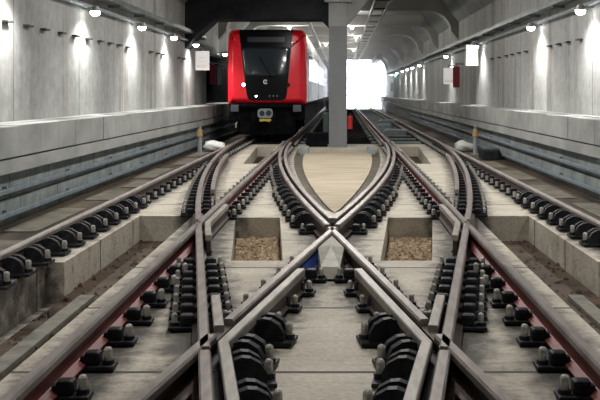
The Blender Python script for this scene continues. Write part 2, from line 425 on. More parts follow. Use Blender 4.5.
# ------------------------------------------------------------------ rails
WEB = [(-.07, .035), (.07, .035), (.07, .048), (.016, .07), (.011, .16), (.034, .176), (-.034, .176), (-.011, .16), (-.016, .07), (-.07, .048)]
HEAD = [(-.036, .170), (.036, .170), (.036, .205), (.026, .22), (-.026, .22), (-.036, .205)]
def rail(name, fn, y0, y1, label, cat='rail', gaps=(), step=.5, webm='rust', headm='head', pad=False, padw=.27, padz=.012, pady=None):
    def pts(a, c):
        n = max(1, int((c-a)/step)); return [(fn(a+(c-a)*i/n), a+(c-a)*i/n) for i in range(n+1)]
    ox, oy = fn(y0), y0
    t = empty(name, (ox, oy, 0), label=label, cat=cat)
    def fin(b, n):
        b.v = [(v[0]-ox, v[1]-oy, v[2]) for v in b.v]; return b.build(n, t)
    segs = []; a = y0
    for g0, g1 in sorted(gaps): segs.append((a, g0)); a = g1
    segs.append((a, y1))
    b = MB(); b.sweep(WEB, pts(y0, y1), webm); fin(b, 'rail_web')
    b = MB()
    for s0, s1 in segs: b.sweep(HEAD, pts(s0, s1), headm)
    fin(b, 'rail_head')
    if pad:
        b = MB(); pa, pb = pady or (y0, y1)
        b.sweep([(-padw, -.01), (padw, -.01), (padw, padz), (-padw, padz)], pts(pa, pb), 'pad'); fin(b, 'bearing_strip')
    return t
rail('running_rail', lambda y: -3.03, 3, 104, 'outermost left straight running rail beside the brown ditch', webm='rust', padw=.22, pady=(3, 32))
rail('running_rail', lambda y: 3.03, 3, 104, 'outermost right straight running rail beside the brown ditch', webm='rust', padw=.22, pady=(3, 32), padz=.013)
rail('running_rail', lambda y: -1.52, 2, 104, 'straight inner rail of left track with red-brown side', webm='rustred', gaps=[(11.15, 11.3)], padw=.30, padz=.010, pady=(2, 32))
rail('running_rail', lambda y: 1.52, 2, 104, 'straight inner rail of right track with red-brown side', webm='rustred', gaps=[(11.15, 11.3)], padw=.30, padz=.011, pady=(2, 32))
rail('crossover_rail', q1, 2, 29, 'crossover rail rising at lower left and curving to the outermost left rail', gaps=[(5.72, 5.80), (11.42, 11.6)], padz=.014, pady=(2, 22))
rail('crossover_rail', p2, 2, 29, 'crossover rail rising at lower right and curving to the outermost right rail', gaps=[(5.72, 5.80), (11.42, 11.6)], padz=.015, pady=(2, 22))
rail('crossover_rail', q2, 2, 29.5, 'crossover rail running from lower right through centre, curving left', gaps=[(6.1, 6.5), (10.95, 11.15)], padz=.017, pady=(2, 24), padw=.24)
rail('crossover_rail', p1, 2, 29.5, 'crossover rail from lower left through the centre crossing, curving right', gaps=[(6.1, 6.5), (10.95, 11.15)], padz=.016, pady=(2, 24), padw=.24)

def poly_rail(name, pts, label, m='wing', cat='check rail', flat=True):
    t = empty(name, (pts[0][0], pts[0][1], 0), label=label, cat=cat)
    hd = [(-.034, .155), (.034, .155), (.034, .205), (.028, .214), (-.028, .214), (-.034, .205)]
    wb = [(-.045, .035), (.045, .035), (.022, .06), (.022, .156), (-.022, .156), (-.022, .06)]
    for prof, nm, mm in ((wb, 'rail_web', 'rust'), (hd, 'rail_head', m)):
        b = MB(); b.sweep(prof, pts, mm); b.v = [(v[0]-pts[0][0], v[1]-pts[0][1], v[2]) for v in b.v]; b.build(nm, t)
    return t
def fr(a, c, n): return [a+(c-a)*i/n for i in range(n+1)]
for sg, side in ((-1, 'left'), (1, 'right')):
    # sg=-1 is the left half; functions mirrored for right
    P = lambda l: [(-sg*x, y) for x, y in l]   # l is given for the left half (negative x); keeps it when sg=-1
    k = [(p1(y)+.115, y) for y in (8.4, 7.2, 6.2)] + [(-.605, 5.95), (q1(5.7)+.12, 5.7), (q1(4.4)+.13, 4.4), (q1(3.2)+.15, 3.2)]
    poly_rail('check_rail', P(k), 'bent check rail kinked at the %s near crossing' % side)
    t_ = empty('flangeway_shade', (-sg*-.66, 5.5, .04), label='black strip for the deep shade in the flangeway at the %s near crossing' % side, cat='shade strip')
    c = MB(); c.sweep([(-.028, .04), (.028, .04), (.028, .10), (-.028, .10)], P([(q1(y)+.062, y) for y in (3.2, 4.5, 5.7, 6.4, 7.2)]), 'iron'); c.v = [(v[0]+sg*-.66, v[1]-5.5, v[2]-.04) for v in c.v]; c.build('shade_strip', t_)  # black strip put in for the deep shade of the gap
    poly_rail('check_rail', P([(q1(y)+.10, y) for y in (6.35, 7.3)]), 'short check rail stub just above the %s near crossing' % side)
    poly_rail('check_rail', P([(q1(10.35)+.10, 10.35), (q1(10.9)+.10, 10.9), (-1.425, 11.4), (-1.425, 13.2)]), 'flared wing rail on the %s straight crossing' % side)
    poly_rail('check_rail', P([(q1(y)+.20, y) for y in fr(15.2, 24, 12)]), 'curved check rail inside the %s outer curve' % side, m='head')
    poly_rail('check_rail', P([(q2(y)+.125, y) for y in fr(11.75, 29.5, 26)]), 'long inner check rail of the centre tongue, %s leg' % side, m='head')
    poly_rail('check_rail', P([(-1.52-.11, 25), (-1.52-.10, 25.6), (-1.52-.10, 29.6), (-1.52-.13, 30.2)]), 'short far check rail beside the %s straight inner rail' % side)

for sg, side in ((-1, 'left'), (1, 'right')):
    b = MB(); b.box(sg*.98-.12, sg*.98+.12, 29.1, 29.7, 0 if False else -.16, .10, 'stubc', .01)
    tag(b.build('concrete_stub', origin=(sg*.98, 29.4, 0)), 'small grey concrete stub at the %s rear corner of the sand' % side, 'block')
# frog block (house shaped concrete nose)
b = MB()
top = [(0, 10.35, .19), (-.125, 9.55, .19), (.125, 9.55, .19)]
b.add([(0, 10.4, .20), (-.125, 9.6, .20), (.125, 9.6, .20), (-.085, 9.0, .12), (.085, 9.0, .12), (0, 9.5, .235),
       (0, 10.4, .02), (-.13, 9.6, .02), (.13, 9.6, .02), (-.105, 8.95, .02), (.105, 8.95, .02)],
      [[0,1,5],[0,5,2],[1,3,5],[3,4,5],[5,4,2],[0,6,7,1],[0,2,8,6],[1,7,9,3],[3,9,10,4],[4,10,8,2],[6,8,10,9,7]], 'housec')
tag(b.build('crossing_nose_block', origin=(0, 9.5, .02)), 'pale faceted nose block just before the centre crossing', 'crossing block')
# blue and red paint tape on the crossover rail foot
b = MB(); b.sweep([(.012, .05), (.06, .05), (.035, .14), (.012, .14)], [(p1(y)+.0, y) for y in (8.75, 9.3, 9.9)], 'blue')
b.sweep([(.012, .05), (.055, .05), (.035, .13), (.012, .13)], [(p1(y)+.0, y) for y in (8.35, 8.72)], 'red')
tag(b.build('paint_marked_cover', origin=(p1(9.3), 9.3, .05)), 'blue and red painted cover against the rail left of the nose block', 'rail cover')

# ------------------------------------------------------------------ fasteners
def proto_fastener(detail):
    if detail:
        t = empty('rail_chair')
        b = MB(); b.box(-.24, .24, -.075, .075, .012, .038, 'iron', .006); b.build('base_plate', t)
        for s in (-1, 1):
            b = MB(); b.box(s*.105-.05, s*.105+.05, -.05, .05, .03, .118, 'iron', .022); b.box(s*.06-.03, s*.06+.03, -.035, .035, .05, .09, 'iron', .01)
            b.build('clip', t, smooth=False)
            b = MB(); b.cyl((s*.195, 0, .036), (s*.195, 0, .062), .036, 'iron', 8); b.cyl((s*.195, 0, .06), (s*.195, 0, .115), .021, 'cap', 10, dome=True)
            b.build('bolt', t, smooth=False)
        return t
    b = MB(); b.box(-.24, .24, -.075, .075, .012, .038, 'iron')
    for s in (-1, 1):
        b.box(s*.105-.05, s*.105+.05, -.05, .05, .03, .115, 'iron'); b.cyl((s*.195, 0, .036), (s*.195, 0, .12), .026, 'cap', 6)
    return b.build('rail_chair')
def proto_brace():
    t = empty('brace_chair')
    b = MB(); b.box(-.14, .29, -.12, .12, .012, .04, 'iron', .006); b.build('base_plate', t)
    prof = [(.045, .038), (.235, .038), (.235, .09), (.20, .15), (.14, .185), (.09, .19), (.045, .175)]
    for s in (-1, 1):
        b = MB(); b.prism(prof, 'y', s*.07-.032, s*.07+.032, 'iron'); b.build('gusset', t)
    b = MB(); b.box(.05, .18, -.07, .07, .038, .14, 'iron', .02); b.build('block', t)
    b = MB(); b.cyl((.25, 0, .038), (.25, 0, .07), .04, 'iron', 8); b.cyl((.25, 0, .07), (.25, 0, .135), .026, 'cap', 10, dome=True); b.build('bolt', t)
    b = MB(); b.box(-.15, -.05, -.05, .05, .038, .11, 'iron', .02); b.build('clip', t)
    return t
def proto_half():
    t = empty('rail_chair')
    b = MB(); b.box(-.15, .24, -.075, .075, .012, .038, 'iron', .006); b.build('base_plate', t)
    b = MB(); b.box(.055, .155, -.05, .05, .03, .118, 'iron', .022); b.box(.03, .09, -.035, .035, .05, .09, 'iron', .01); b.build('clip', t)
    b = MB(); b.box(-.135, -.06, -.035, .035, .03, .115, 'iron', .02); b.build('clip', t)
    b = MB(); b.cyl((.195, 0, .036), (.195, 0, .062), .036, 'iron', 8); b.cyl((.195, 0, .06), (.195, 0, .125), .025, 'cap', 10, dome=True); b.build('bolt', t)
    return t
PF, PN, PB = proto_fastener(False), proto_fastener(True), proto_brace()
PH = proto_half()
used = {}
def place(proto, x, y, rz, label, group, cat):
    if used.get(proto.name): o = copy_tree(proto)
    else: o = proto; used[proto.name] = 1
    o.location = (x, y, 0); o.rotation_euler = (0, 0, rz); tag(o, label, cat, group); return o
P0 = {'PF': PF.name}
def ang(fn, y): return -math.atan2(fn(y+.05)-fn(y-.05), .1)
KN = [(0, 10.8), (-.72, 5.95), (.72, 5.95), (-1.52, 11.3), (1.52, 11.3)]
cnt = 0; far_pts = []
def row(fn, y0, y1, desc, brace=(), avoid=(), half=0, sp=.6, y2=99, sp2=.6):
    """brace = list of (ya, yb, side)"""
    global cnt
    y = y0
    while y < y1:
        x = fn(y)
        nearcross = any(abs(x-a) < .3 and abs(y-c) < .9 for a, c in KN)
        clash = any(abs(x-g(y)) < .27 for g in avoid)
        br = [s for a, c, s in brace if a <= y <= c]
        r = ang(fn, y)
        if br:
            s = br[0]
            place(PB, x, y, r + (0 if s > 0 else PI), 'large black finned brace chair beside the %s' % desc, 'brace chairs along the %s' % desc, 'rail chair')
        elif not clash and not nearcross:
            place(PH if (half and y < 15) else PN if y < 15 else PF, x, y, r + (PI if half < 0 else 0), 'small black pale-capped chair on the %s' % desc, 'chairs along the %s' % desc, 'rail chair'); cnt += 1
        y += sp if y < y2 else sp2
a1 = lambda y: -3.03
a2 = lambda y: -1.52
b1 = lambda y: 1.52
b2 = lambda y: 3.03
row(a1, 8.6, 31, 'outermost left rail', brace=[(8.5, 14.6, 1)])
row(b2, 11.0, 31, 'outermost right rail', brace=[(8.5, 15.5, -1)])
row(a2, 4.9, 29.5, 'left inner straight rail', avoid=[q1], half=1)
row(b1, 4.9, 29.5, 'right inner straight rail', avoid=[p2], half=-1)
row(q1, 4.75, 23, 'left outward crossover rail', avoid=[a2, p1], sp=.34, y2=12.5, sp2=.5)
row(p2, 4.75, 23, 'right outward crossover rail', avoid=[b1, q2], sp=.34, y2=12.5, sp2=.5)
row(q2, 4.75, 24, 'rail curving to upper left', brace=[(12.0, 16.4, -1)], avoid=[a2, p2])
row(p1, 4.75, 24, 'rail curving to upper right', brace=[(12.0, 16.4, 1)], avoid=[b1, q1])
# braces inside the near diamond
row(lambda y: q1(y)+.12, 5.15, 7.0, 'left kinked check rail', brace=[(4, 5.9, 1)], avoid=[q1, p1])
row(lambda y: -(q1(y)+.12), 5.15, 7.0, 'right kinked check rail', brace=[(4, 5.9, -1)], avoid=[q2, p2])
row(lambda y: p1(y)+.10, 6.15, 7.2, 'upper leg of the left check rail', brace=[(6, 7.3, 1)])
row(lambda y: -(p1(y)+.10), 6.15, 7.2, 'upper leg of the right check rail', brace=[(6, 7.3, -1)])
print('small chairs', cnt)
# far fastenings: uncountable glints down both tracks
b = MB(); y = 31.2
while y < 80:
    for x in (-3.03, -1.52, 1.52, 3.03):
        b.box(x-.24, x+.24, y-.08, y+.08, -.06, .04, 'iron')
        for s in (-1, 1): b.box(x+s*.19-.03, x+s*.19+.03, y-.03, y+.03, .04, .11, 'cap')
    y += .6
tag(b.build('distant_rail_chairs'), 'distant rail fastenings down both dark tracks', 'rail chairs', kind='stuff')
b = MB(); y = 34
while y < 100:
    for x in (-2.275, 2.275): b.box(x-1.15, x+1.15, y, y+.28, -.07, .0, 'block')
    y += 2.4
tag(b.build('distant_sleepers'), 'pale cross sleepers down both distant tracks', 'sleepers', kind='stuff')

# ------------------------------------------------------------------ column, beams
b = empty('concrete_column', (0, 31.1, 0), label='square grey concrete column standing between the tracks right of the train', cat='column')
c = MB(); c.box(-.28, .28, -.28, .28, -.1, 3.72, 'column', .015); c.build('shaft', b)
c = MB(); c.box(-.285, .285, -.285, .285, 3.72, 4.46, 'coltop', .01); c.build('upper_shaft', b)
c = MB(); c.box(-.42, .42, -.45, .35, 4.46, 4.58, 'coltop', .01)
c.build('cap_plate', b)
c = MB(); c.prism([(.28, 3.75), (.28, 4.55), (.95, 4.55)], 'y', -.2, .25, 'coltop'); c.build('haunch', b)
# deep dark beam over the left bay, shallow beams further on
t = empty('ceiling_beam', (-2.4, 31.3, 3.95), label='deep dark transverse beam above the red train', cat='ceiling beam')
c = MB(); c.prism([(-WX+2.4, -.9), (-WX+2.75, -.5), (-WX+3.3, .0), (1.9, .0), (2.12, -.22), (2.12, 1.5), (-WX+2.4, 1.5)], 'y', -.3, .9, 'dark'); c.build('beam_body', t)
t = empty('ceiling_beam', (2.4, 31.3, 4.7), label='transverse beam over the right track in line with the column', cat='ceiling beam')
c = MB(); c.box(-2.12, WX-2.4, -.3, .5, 0, .75, 'beam'); c.build('beam_body', t)
def cross_beam(y, label):
    z0 = 4.9
    pr = []
    R_ = .75
    outer = [(-WX, 5.45), (WX, 5.45)]
    inner = [(WX, 4.0)]
    for i in range(7): a = i/6*PI/2; inner.append((WX-.35-R_*math.sin(a)+0*R_, 4.0+(z0-4.0)*(1-math.cos(a)) if False else 4.15+(z0-4.15)*math.sin(a)))
    inner[1:] = [(WX-.30-.9*(1-math.cos(a)), 4.1+(z0-4.1)*math.sin(a)) for a in [i/6*PI/2 for i in range(7)]]
    full = outer + [(WX, 3.75)] + inner[1:] + [(-x, z) for x, z in inner[1:]][::-1] + [(-WX, 3.75)]
    c = MB(); c.prism(full, 'y', y, y+.7, 'ceil')
    return tag(c.build('ceiling_beam', origin=(0, y, z0)), label, 'ceiling beam')
names = ['nearest', 'second nearest', 'third nearest', 'fourth', 'fifth', 'sixth', 'seventh', 'farthest']
for i, y in enumerate((39.5, 48, 56.5, 65, 73.5, 82, 90.5, 99)):
    cross_beam(y, '%s round-cornered ceiling beam beyond the column' % names[i])

# ceiling cable ladders / conduits
def tube(name, p0, p1, r, m, label, cat):
    b = MB(); b.cyl(p0, p1, r, m, 8); return tag(b.build(name, origin=p0), label, cat)
tube('ceiling_conduit', (-2.4, 20, 4.85), (-2.4, 31, 4.85), .03, 'tray', 'thin pale conduit under the dark beam above the train', 'conduit')
tube('ceiling_conduit', (-1.3, 32.3, 4.78), (-1.3, 100, 4.78), .07, 'cable', 'black pipe on the ceiling above the train roof', 'conduit')
b = MB()
for x in (1.25, 1.75): b.box(x-.04, x+.04, 32, 100, 4.70, 4.80, 'cable')
y = 33
while y < 100: b.box(1.25, 1.75, y, y+.07, 4.70, 4.76, 'cable'); y += 3.4
for yb in (39.8, 48.3, 56.8, 65.3, 73.8, 82.3, 90.8, 99.2):
    for x in (1.25, 1.75): b.box(x-.02, x+.02, yb, yb+.05, 4.79, 4.9, 'cable')
tag(b.build('cable_ladder', origin=(1.5, 33, 4.7)), 'black cable ladder hanging under the ceiling of the right bay', 'cable ladder')
b = MB(); b.prism([(3.1, 4.45), (3.6, 4.45), (3.6, 4.9), (3.1, 4.9)], 'y', 84, 100, 'cable')
tag(b.build('ventilation_duct', origin=(3.3, 84, 4.45)), 'dark duct high on the right near the bright opening', 'duct')

# wall trays and conduits
for sg, side in ((-1, 'left'), (1, 'right')):
    t = empty('cable_tray', (sg*4.6, 10, 3.5), label='steel cable tray high along the %s wall' % side, cat='cable tray')
    c = MB(); x0, x1 = sorted((sg*-.12, sg*.14))
    yend = 24 if sg < 0 else 88
    c.box(x0, x1, -12, yend, 0, .02, 'tray'); c.box(sg*-.12-.01, sg*-.12+.01, -12, yend, 0, .10, 'tray'); c.build('tray_channel', t)
    c = MB(); 
    for xx in (-.05, .02, .08): c.cyl((sg*xx, -12, .045), (sg*xx, yend, .045), .025, 'cable', 6)
    c.build('cables', t)
    yb = -10
    while yb < yend:
        if yb > 2: c = MB(); c.box(*sorted((sg*-.10, sg*.15)), yb, yb+.05, -.05, 0, 'tray'); c.build('bracket', t)
        yb += 2.6
    b = MB(); b.cyl((sg*4.66, -5, 3.30), (sg*4.66, 34 if sg < 0 else 98, 3.30), .035, 'pipe', 8)
    tag(b.build('lamp_conduit', origin=(sg*4.66, 10, 3.3)), 'pipe carrying the lamps along the %s wall' % side, 'conduit')

# wall anchors row
def anchor(sg, y, z):
    b = MB(); x = sg*WX
    b.box(*sorted((x, x-sg*.09)), y-.13, y+.13, z-.016, z+.016, 'cable', .004)
    return b
AL = [4.84*(1000/(341-p)) for p in (5, 26, 43, 60, 74, 87, 99, 109, 118, 127, 150, 157, 162, 178, 183)]
AR = [4.65*(1000/(p-341)) for p in (493, 500, 507, 513, 520, 527, 551, 560, 569, 581)]
for sg, lst, side in ((-1, AL, 'left'), (1, AR, 'right')):
    src = None
    for y in lst:
        if src is None:
            bb = anchor(sg, 0, 0); bb.v = [(v[0]-sg*WX, v[1], v[2]) for v in bb.v]
            src = o = bb.build('wall_bracket')
        else: o = src.copy(); COL.objects.link(o)
        o.location = (sg*WX, y, 2.71)
        tag(o, 'small black bracket in the row across the %s wall' % side, 'bracket', 'brackets on the %s wall' % side)

# ------------------------------------------------------------------ wall lamps
def spot(name, loc, rot, e, size, blend, r, parent, col=(1, .98, .95)):
    l = bpy.data.lights.new(name, 'SPOT'); l.energy = e; l.spot_size = size; l.spot_blend = blend; l.shadow_soft_size = r; l.color = col
    o = bpy.data.objects.new(name, l); COL.objects.link(o); o.location = loc; o.rotation_euler = rot; o.parent = parent; return o
ord_ = ['first', 'second', 'third', 'fourth', 'fifth', 'sixth', 'seventh', 'eighth', 'ninth', 'tenth', 'eleventh', 'twelfth', 'thirteenth']
LAMPE = 260
def wall_lamp(sg, y, label, e=None):
    t = empty('wall_lamp', (sg*4.50, y, 3.22), label=label, cat='lamp')
    c = MB(); c.box(*sorted((sg*.25, sg*.02)), -.03, .03, .02, .06, 'housing'); c.cyl((0, 0, -.02), (0, 0, .08), .10, 'housing', 14, r2=.06); c.build('housing', t)
    c = MB(); 
    n = 12; vs = []
    for k, (z, r) in enumerate(((-.021, .095), (-.06, .09), (-.09, .065), (-.105, .025))):
        for i in range(n): a = 2*PI*i/n; vs.append((r*math.cos(a), r*math.sin(a), z))
    fs = [[k*n+i, k*n+(i+1) % n, (k+1)*n+(i+1) % n, (k+1)*n+i] for k in range(3) for i in range(n)]+[[3*n+i for i in range(n)], list(range(n))]
    c.add(vs, fs, 'lamp'); c.build('diffuser', t, smooth=True)
    spot('lamp_light', (sg*-.10, 0, -.13), (0, sg*-math.radians(6), 0), e or LAMPE, math.radians(150), .9, .10, t)
    return t
LL = [5.5, 9.9, 14.3, 18.7, 23.1, 27.5, 31.7, 39.6]
LR = [5.0, 9.4, 13.8, 18.4, 23.2, 32.7, 42, 56.3, 61.8, 66.4, 71.8, 79, 87]
for sg, lst, side in ((-1, LL, 'left'), (1, LR, 'right')):
    for i, y in enumerate(lst):
        wall_lamp(sg, y, ('%s small bright lamp seen along the %s wall, counted from the picture edge' % (ord_[i-3], side)) if i > 2 else
                  '%s wall lamp just outside the picture, %s from the viewer' % (side, ord_[i]))

# unseen ceiling battens added as floor fill over the near tracks (above the frame)
def fill_batten(x, y, e, label, z=5.3):
    t = empty('ceiling_fill_light', (x, y, z), label=label, cat='fill light')
    c = MB(); c.box(-.12, .12, -.75, .75, .02, .10, 'housing', .01); c.build('housing', t)
    c = MB(); c.cyl((-.05, -.7, 0), (-.05, .7, 0), .02, 'tube', 8); c.cyl((.05, -.7, 0), (.05, .7, 0), .02, 'tube', 8); c.build('tubes', t)
    l = bpy.data.lights.new('tube_fill_light', 'AREA'); l.shape = 'RECTANGLE'; l.size = .3; l.size_y = 1.4; l.energy = e; l.color = (1, .975, .94)
    o = bpy.data.objects.new('tube_fill_light', l); COL.objects.link(o); o.location = (0, 0, -.04); o.parent = t
    return t
for i, (x, y, e) in enumerate(((0, 7.5, 115), (0, 13.5, 200), (0, 19.5, 290), (0, 26, 270), (0, 1.5, 40))):
    fill_batten(x, y, e, label='added unseen twin-tube fill light over the crossing, row place %s' % ord_[i])

def globe(x, y, z, e, label):
    t = empty('ceiling_lamp', (x, y, z), label=label, cat='ceiling lamp')
    c = MB(); c.cyl((0, 0, .03), (0, 0, .09), .10, 'housing', 12); c.build('housing', t)
    c = MB(); c.cyl((0, 0, .03), (0, 0, -.03), .09, 'lamp', 12, r2=.06, dome=True); c.build('diffuser', t)
    l = bpy.data.lights.new('lamp_light', 'POINT'); l.energy = e; l.shadow_soft_size = .08; l.color = (1, .96, .88)
    o = bpy.data.objects.new('lamp_light', l); COL.objects.link(o); o.location = (0, 0, -.18); o.parent = t
for i, (x, y) in enumerate(((.62, 48.3), (.95, 56.8), (1.0, 73.8), (-2.4, 56.8), (-2.4, 48.3), (-.9, 65.3), (0, 40))):  # last lamp is added, hidden by the column, to brighten the train side
    globe(x, y, 4.80, 260 if y == 40 else 120, ('nearest small lamp under ceiling beams right of the column', 'second small lamp under ceiling beams right of the column', 'far small lamp under ceiling beams by the bright opening', 'small ceiling lamp above the rear of the train', 'second ceiling lamp hidden behind the train roof', 'ceiling lamp far back over the train side', 'added lamp hidden behind the column to light the train side')[i])
hz, nt_, bs_ = new_mat('tunnel_haze'); nt_.nodes.remove(bs_)
pv = nt_.nodes.new('ShaderNodeVolumeScatter'); pv.inputs['Density'].default_value = .009; pv.inputs['Anisotropy'].default_value = .75
nt_.links.new(pv.outputs[0], nt_.nodes['Material Output'].inputs['Volume'])
b = MB(); b.box(-4.74, 4.74, 36, Y1-.2, 1.3, 5.38, hz)
tag(b.build('haze'), 'pale dusty haze glowing in front of the bright tunnel opening', 'haze', kind='stuff')
# daylight beyond the right-hand opening
w = bpy.data.worlds.new('world'); S.world = w; w.use_nodes = True
bg = w.node_tree.nodes['Background']; bg.inputs['Color'].default_value = (.86, .92, 1, 1); bg.inputs['Strength'].default_value = 11

# ------------------------------------------------------------------ signs and wall fittings
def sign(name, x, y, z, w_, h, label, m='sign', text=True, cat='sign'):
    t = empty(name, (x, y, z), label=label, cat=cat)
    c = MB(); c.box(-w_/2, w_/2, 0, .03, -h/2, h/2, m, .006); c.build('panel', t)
    if text:
        c = MB()
        rows = [(-.34, .8, .035), (-.27, .7, .03), (-.04, .65, .02), (.16, .5, .02)]
        for (zz, ww, hh) in rows:
            k = -ww/2
            r = random.Random(int(zz*100)+7)
            while k < ww/2-.05:
                l = r.uniform(.06, .16); c.box(k*w_, min(k+l, ww/2)*w_, -.006, .001, zz*h-hh*h/2, zz*h+hh*h/2, 'signtxt'); k += l+.05
        c.build('printed_lines', t)
    c = MB(); c.box(-.02, .02, .031, .06, h/2-.1, h/2+.12, 'postg'); c.box(*((-.02, (4.75-abs(x))) if x > 0 else (-(4.75-abs(x)), .02)), .031, .06, h/2+.08, h/2+.12, 'postg'); c.build('bracket', t)
    return t
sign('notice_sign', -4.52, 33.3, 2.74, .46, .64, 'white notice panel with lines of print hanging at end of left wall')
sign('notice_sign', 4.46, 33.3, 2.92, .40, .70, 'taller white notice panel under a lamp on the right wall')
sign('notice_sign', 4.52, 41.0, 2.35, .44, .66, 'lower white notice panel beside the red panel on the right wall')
sign('marker_sign', 4.50, 38.2, 2.27, .26, .80, 'dark red panel beside white notice on the right wall', m='signred', text=False, cat='panel')
sign('marker_sign', -4.60, 36.6, 2.33, .22, .72, 'dark red panel in dark recess left of train', m='signred', text=False, cat='panel')
sign('marker_sign', -4.36, 36.6, 2.30, .15, .70, 'narrow grey panel in dark recess left of train', m='pipe', text=False, cat='panel')
sign('marker_sign', 4.5, 85, 2.1, .35, .7, 'small distant red panel on the far right wall', m='red', text=False, cat='panel')
b = MB(); b.box(4.25, 4.6, 79, 79.4, 1.262, 3.1, 'green', .02); tag(b.build('green_post', origin=(4.4, 79, 1.262)), 'dark green post on the far right walkway', 'post')

def extinguisher():
    t = empty('fire_extinguisher', (.37, 30.95, .55), label='red fire extinguisher hanging on right side of the column', cat='fire extinguisher')
    c = MB(); c.cyl((0, 0, 0), (0, 0, .36), .085, 'red', 14, dome=True); c.build('cylinder', t, smooth=False)
    c = MB(); c.cyl((0, 0, .40), (0, 0, .47), .025, 'iron', 8); c.box(-.02, .08, -.015, .015, .45, .48, 'iron'); c.build('valve', t)
    c = MB(); c.cyl((.07, 0, .45), (.11, 0, .2), .012, 'iron', 6); c.build('hose', t)
extinguisher()
b = MB(); b.box(-.46, -.29, 30.9, 31.2, .45, 1.05, 'green', .02); tag(b.build('junction_box', origin=(-.37, 31, .45)), 'dark green junction box on left side of the column', 'junction box')
b = MB(); b.box(-.98, -.32, 30.85, 31.5, 0, .42, 'under', .02); tag(b.build('equipment_case', origin=(-.65, 31, 0)), 'black equipment case on slab at left foot of the column', 'case')
# switch machines beyond the slab on the right
for i, (x, y) in enumerate(((2.25, 40), (2.0, 47), (2.6, 54))):
    t = empty('point_machine', (x, y, -.06), label=('nearest', 'middle', 'farthest')[i]+' pale point machine lying between the distant right rails', cat='point machine')
    c = MB(); c.box(-.45, .45, -.3, .3, .0, .22, 'coupler', .03); c.build('casing', t)
    c = MB(); c.box(-.40, .40, -.25, .25, .22, .26, 'bench', .015); c.build('lid', t)

def track_post(sg, label):
    t = empty('marker_post', (sg*3.80, 27.6, -.05), label=label, cat='post')
    c = MB(); c.box(-.10, .10, -.08, .08, 0, .04, 'postg'); c.cyl((0, 0, .04), (0, 0, .62), .06, 'postg', 10); c.build('post', t)
    c = MB(); c.cyl((0, 0, .52), (0, 0, .72), .085, 'orange', 10, r2=.06); c.build('head', t)
    c = MB(); c.cyl((0, 0, .72), (0, 0, .80), .035, 'pipe', 8); c.build('cap', t)
track_post(1, 'small grey post with ochre head in the right ditch')
track_post(-1, 'small grey post with ochre head in the left ditch')
def sack(x, y, z, s, label):
    b = bmesh.new(); bmesh.ops.create_icosphere(b, subdivisions=3, radius=1)
    r = random.Random(int(x*10)+3); ph = [r.uniform(0, 6) for _ in range(6)]
    for v in b.verts:
        c = v.co; k = 1+.16*math.sin(4*c.x+ph[0])+.12*math.sin(5*c.y+ph[1]+3*c.z)+.08*math.sin(9*c.z+ph[2]+5*c.x)
        v.co = Vector((c.x*k*s, c.y*k*s*.8, max(c.z*k*.55, -.4)*s))
    me = bpy.data.meshes.new('plastic_sack'); b.to_mesh(me); b.free(); me.materials.append(M['white'])
    for p in me.polygons: p.use_smooth = True
    o = bpy.data.objects.new('plastic_sack', me); COL.objects.link(o); o.location = (x, y, z+.4*s); tag(o, label, 'sack')
sack(3.72, 29.5, -.05, .30, 'crumpled white plastic sack on the ground by right post')
sack(-3.62, 29.3, -.05, .32, 'crumpled white plastic sack on the ground by left post')
t = empty('point_machine', (3.95, 26.0, -.05), label='dark point machine in the right ditch beside the post', cat='point machine')
c = MB(); c.box(-.22, .22, -.45, .45, 0, .26, 'iron', .03); c.build('casing', t)
c = MB(); c.box(-.20, .20, -.42, .42, .26, .29, 'green', .01); c.build('lid', t)

# ------------------------------------------------------------------ train
TX, TY = -2.289, 32.0
HW = 1.264
def front_depth(x, z):
    """y offset of the nose surface behind its foremost point (train-local x,z)"""
    d = .16*abs(x/HW)**2.6
    if z > 2.0: d += .16*((z-2.0)/1.7)**2
    return d
def rr(cx, x0, x1, z0, z1, r, n=5, rt=None):
    rt = rt or r; p = []
    for (ax, az, a0, rad) in ((x1-rt, z1-rt, 0, rt), (x0+rt, z1-rt, 90, rt), (x0+r, z0+r, 180, r), (x1-r, z0+r, 270, r)):
        for i in range(n+1): a = math.radians(a0+90*i/n); p.append((ax+rad*math.cos(a), az+rad*math.sin(a)))
    return p
def front_patch(b, poly, lift, m, rings=8, thick=.02):
    cx = sum(p[0] for p in poly)/len(poly); cz = sum(p[1] for p in poly)/len(poly)
    n = len(poly); vs = []; fs = []
    for k in range(rings):
        t = 1-k/rings
        for (x, z) in poly: X, Z = cx+(x-cx)*t, cz+(z-cz)*t; vs.append((X, front_depth(X, Z)-lift, Z))
    vs.append((cx, front_depth(cx, cz)-lift, cz))
    for k in range(rings-1):
        for i in range(n): fs.append([k*n+i, k*n+(i+1) % n, (k+1)*n+(i+1) % n, (k+1)*n+i])
    for i in range(n): fs.append([(rings-1)*n+i, (rings-1)*n+(i+1) % n, rings*n])
    k0 = len(vs)
    for (x, z) in poly: vs.append((x, front_depth(x, z)-lift+thick, z))
    for i in range(n): fs.append([i, (i+1) % n, k0+(i+1) % n, k0+i])
    b.add(vs, fs, m)
def dense(poly, step=.12):
    o = []
    for i in range(len(poly)):
        a, c = Vector(poly[i]), Vector(poly[(i+1) % len(poly)]); n = max(1, int((c-a).length/step))
        for k in range(n): o.append(tuple(a+(c-a)*k/n))
    return o
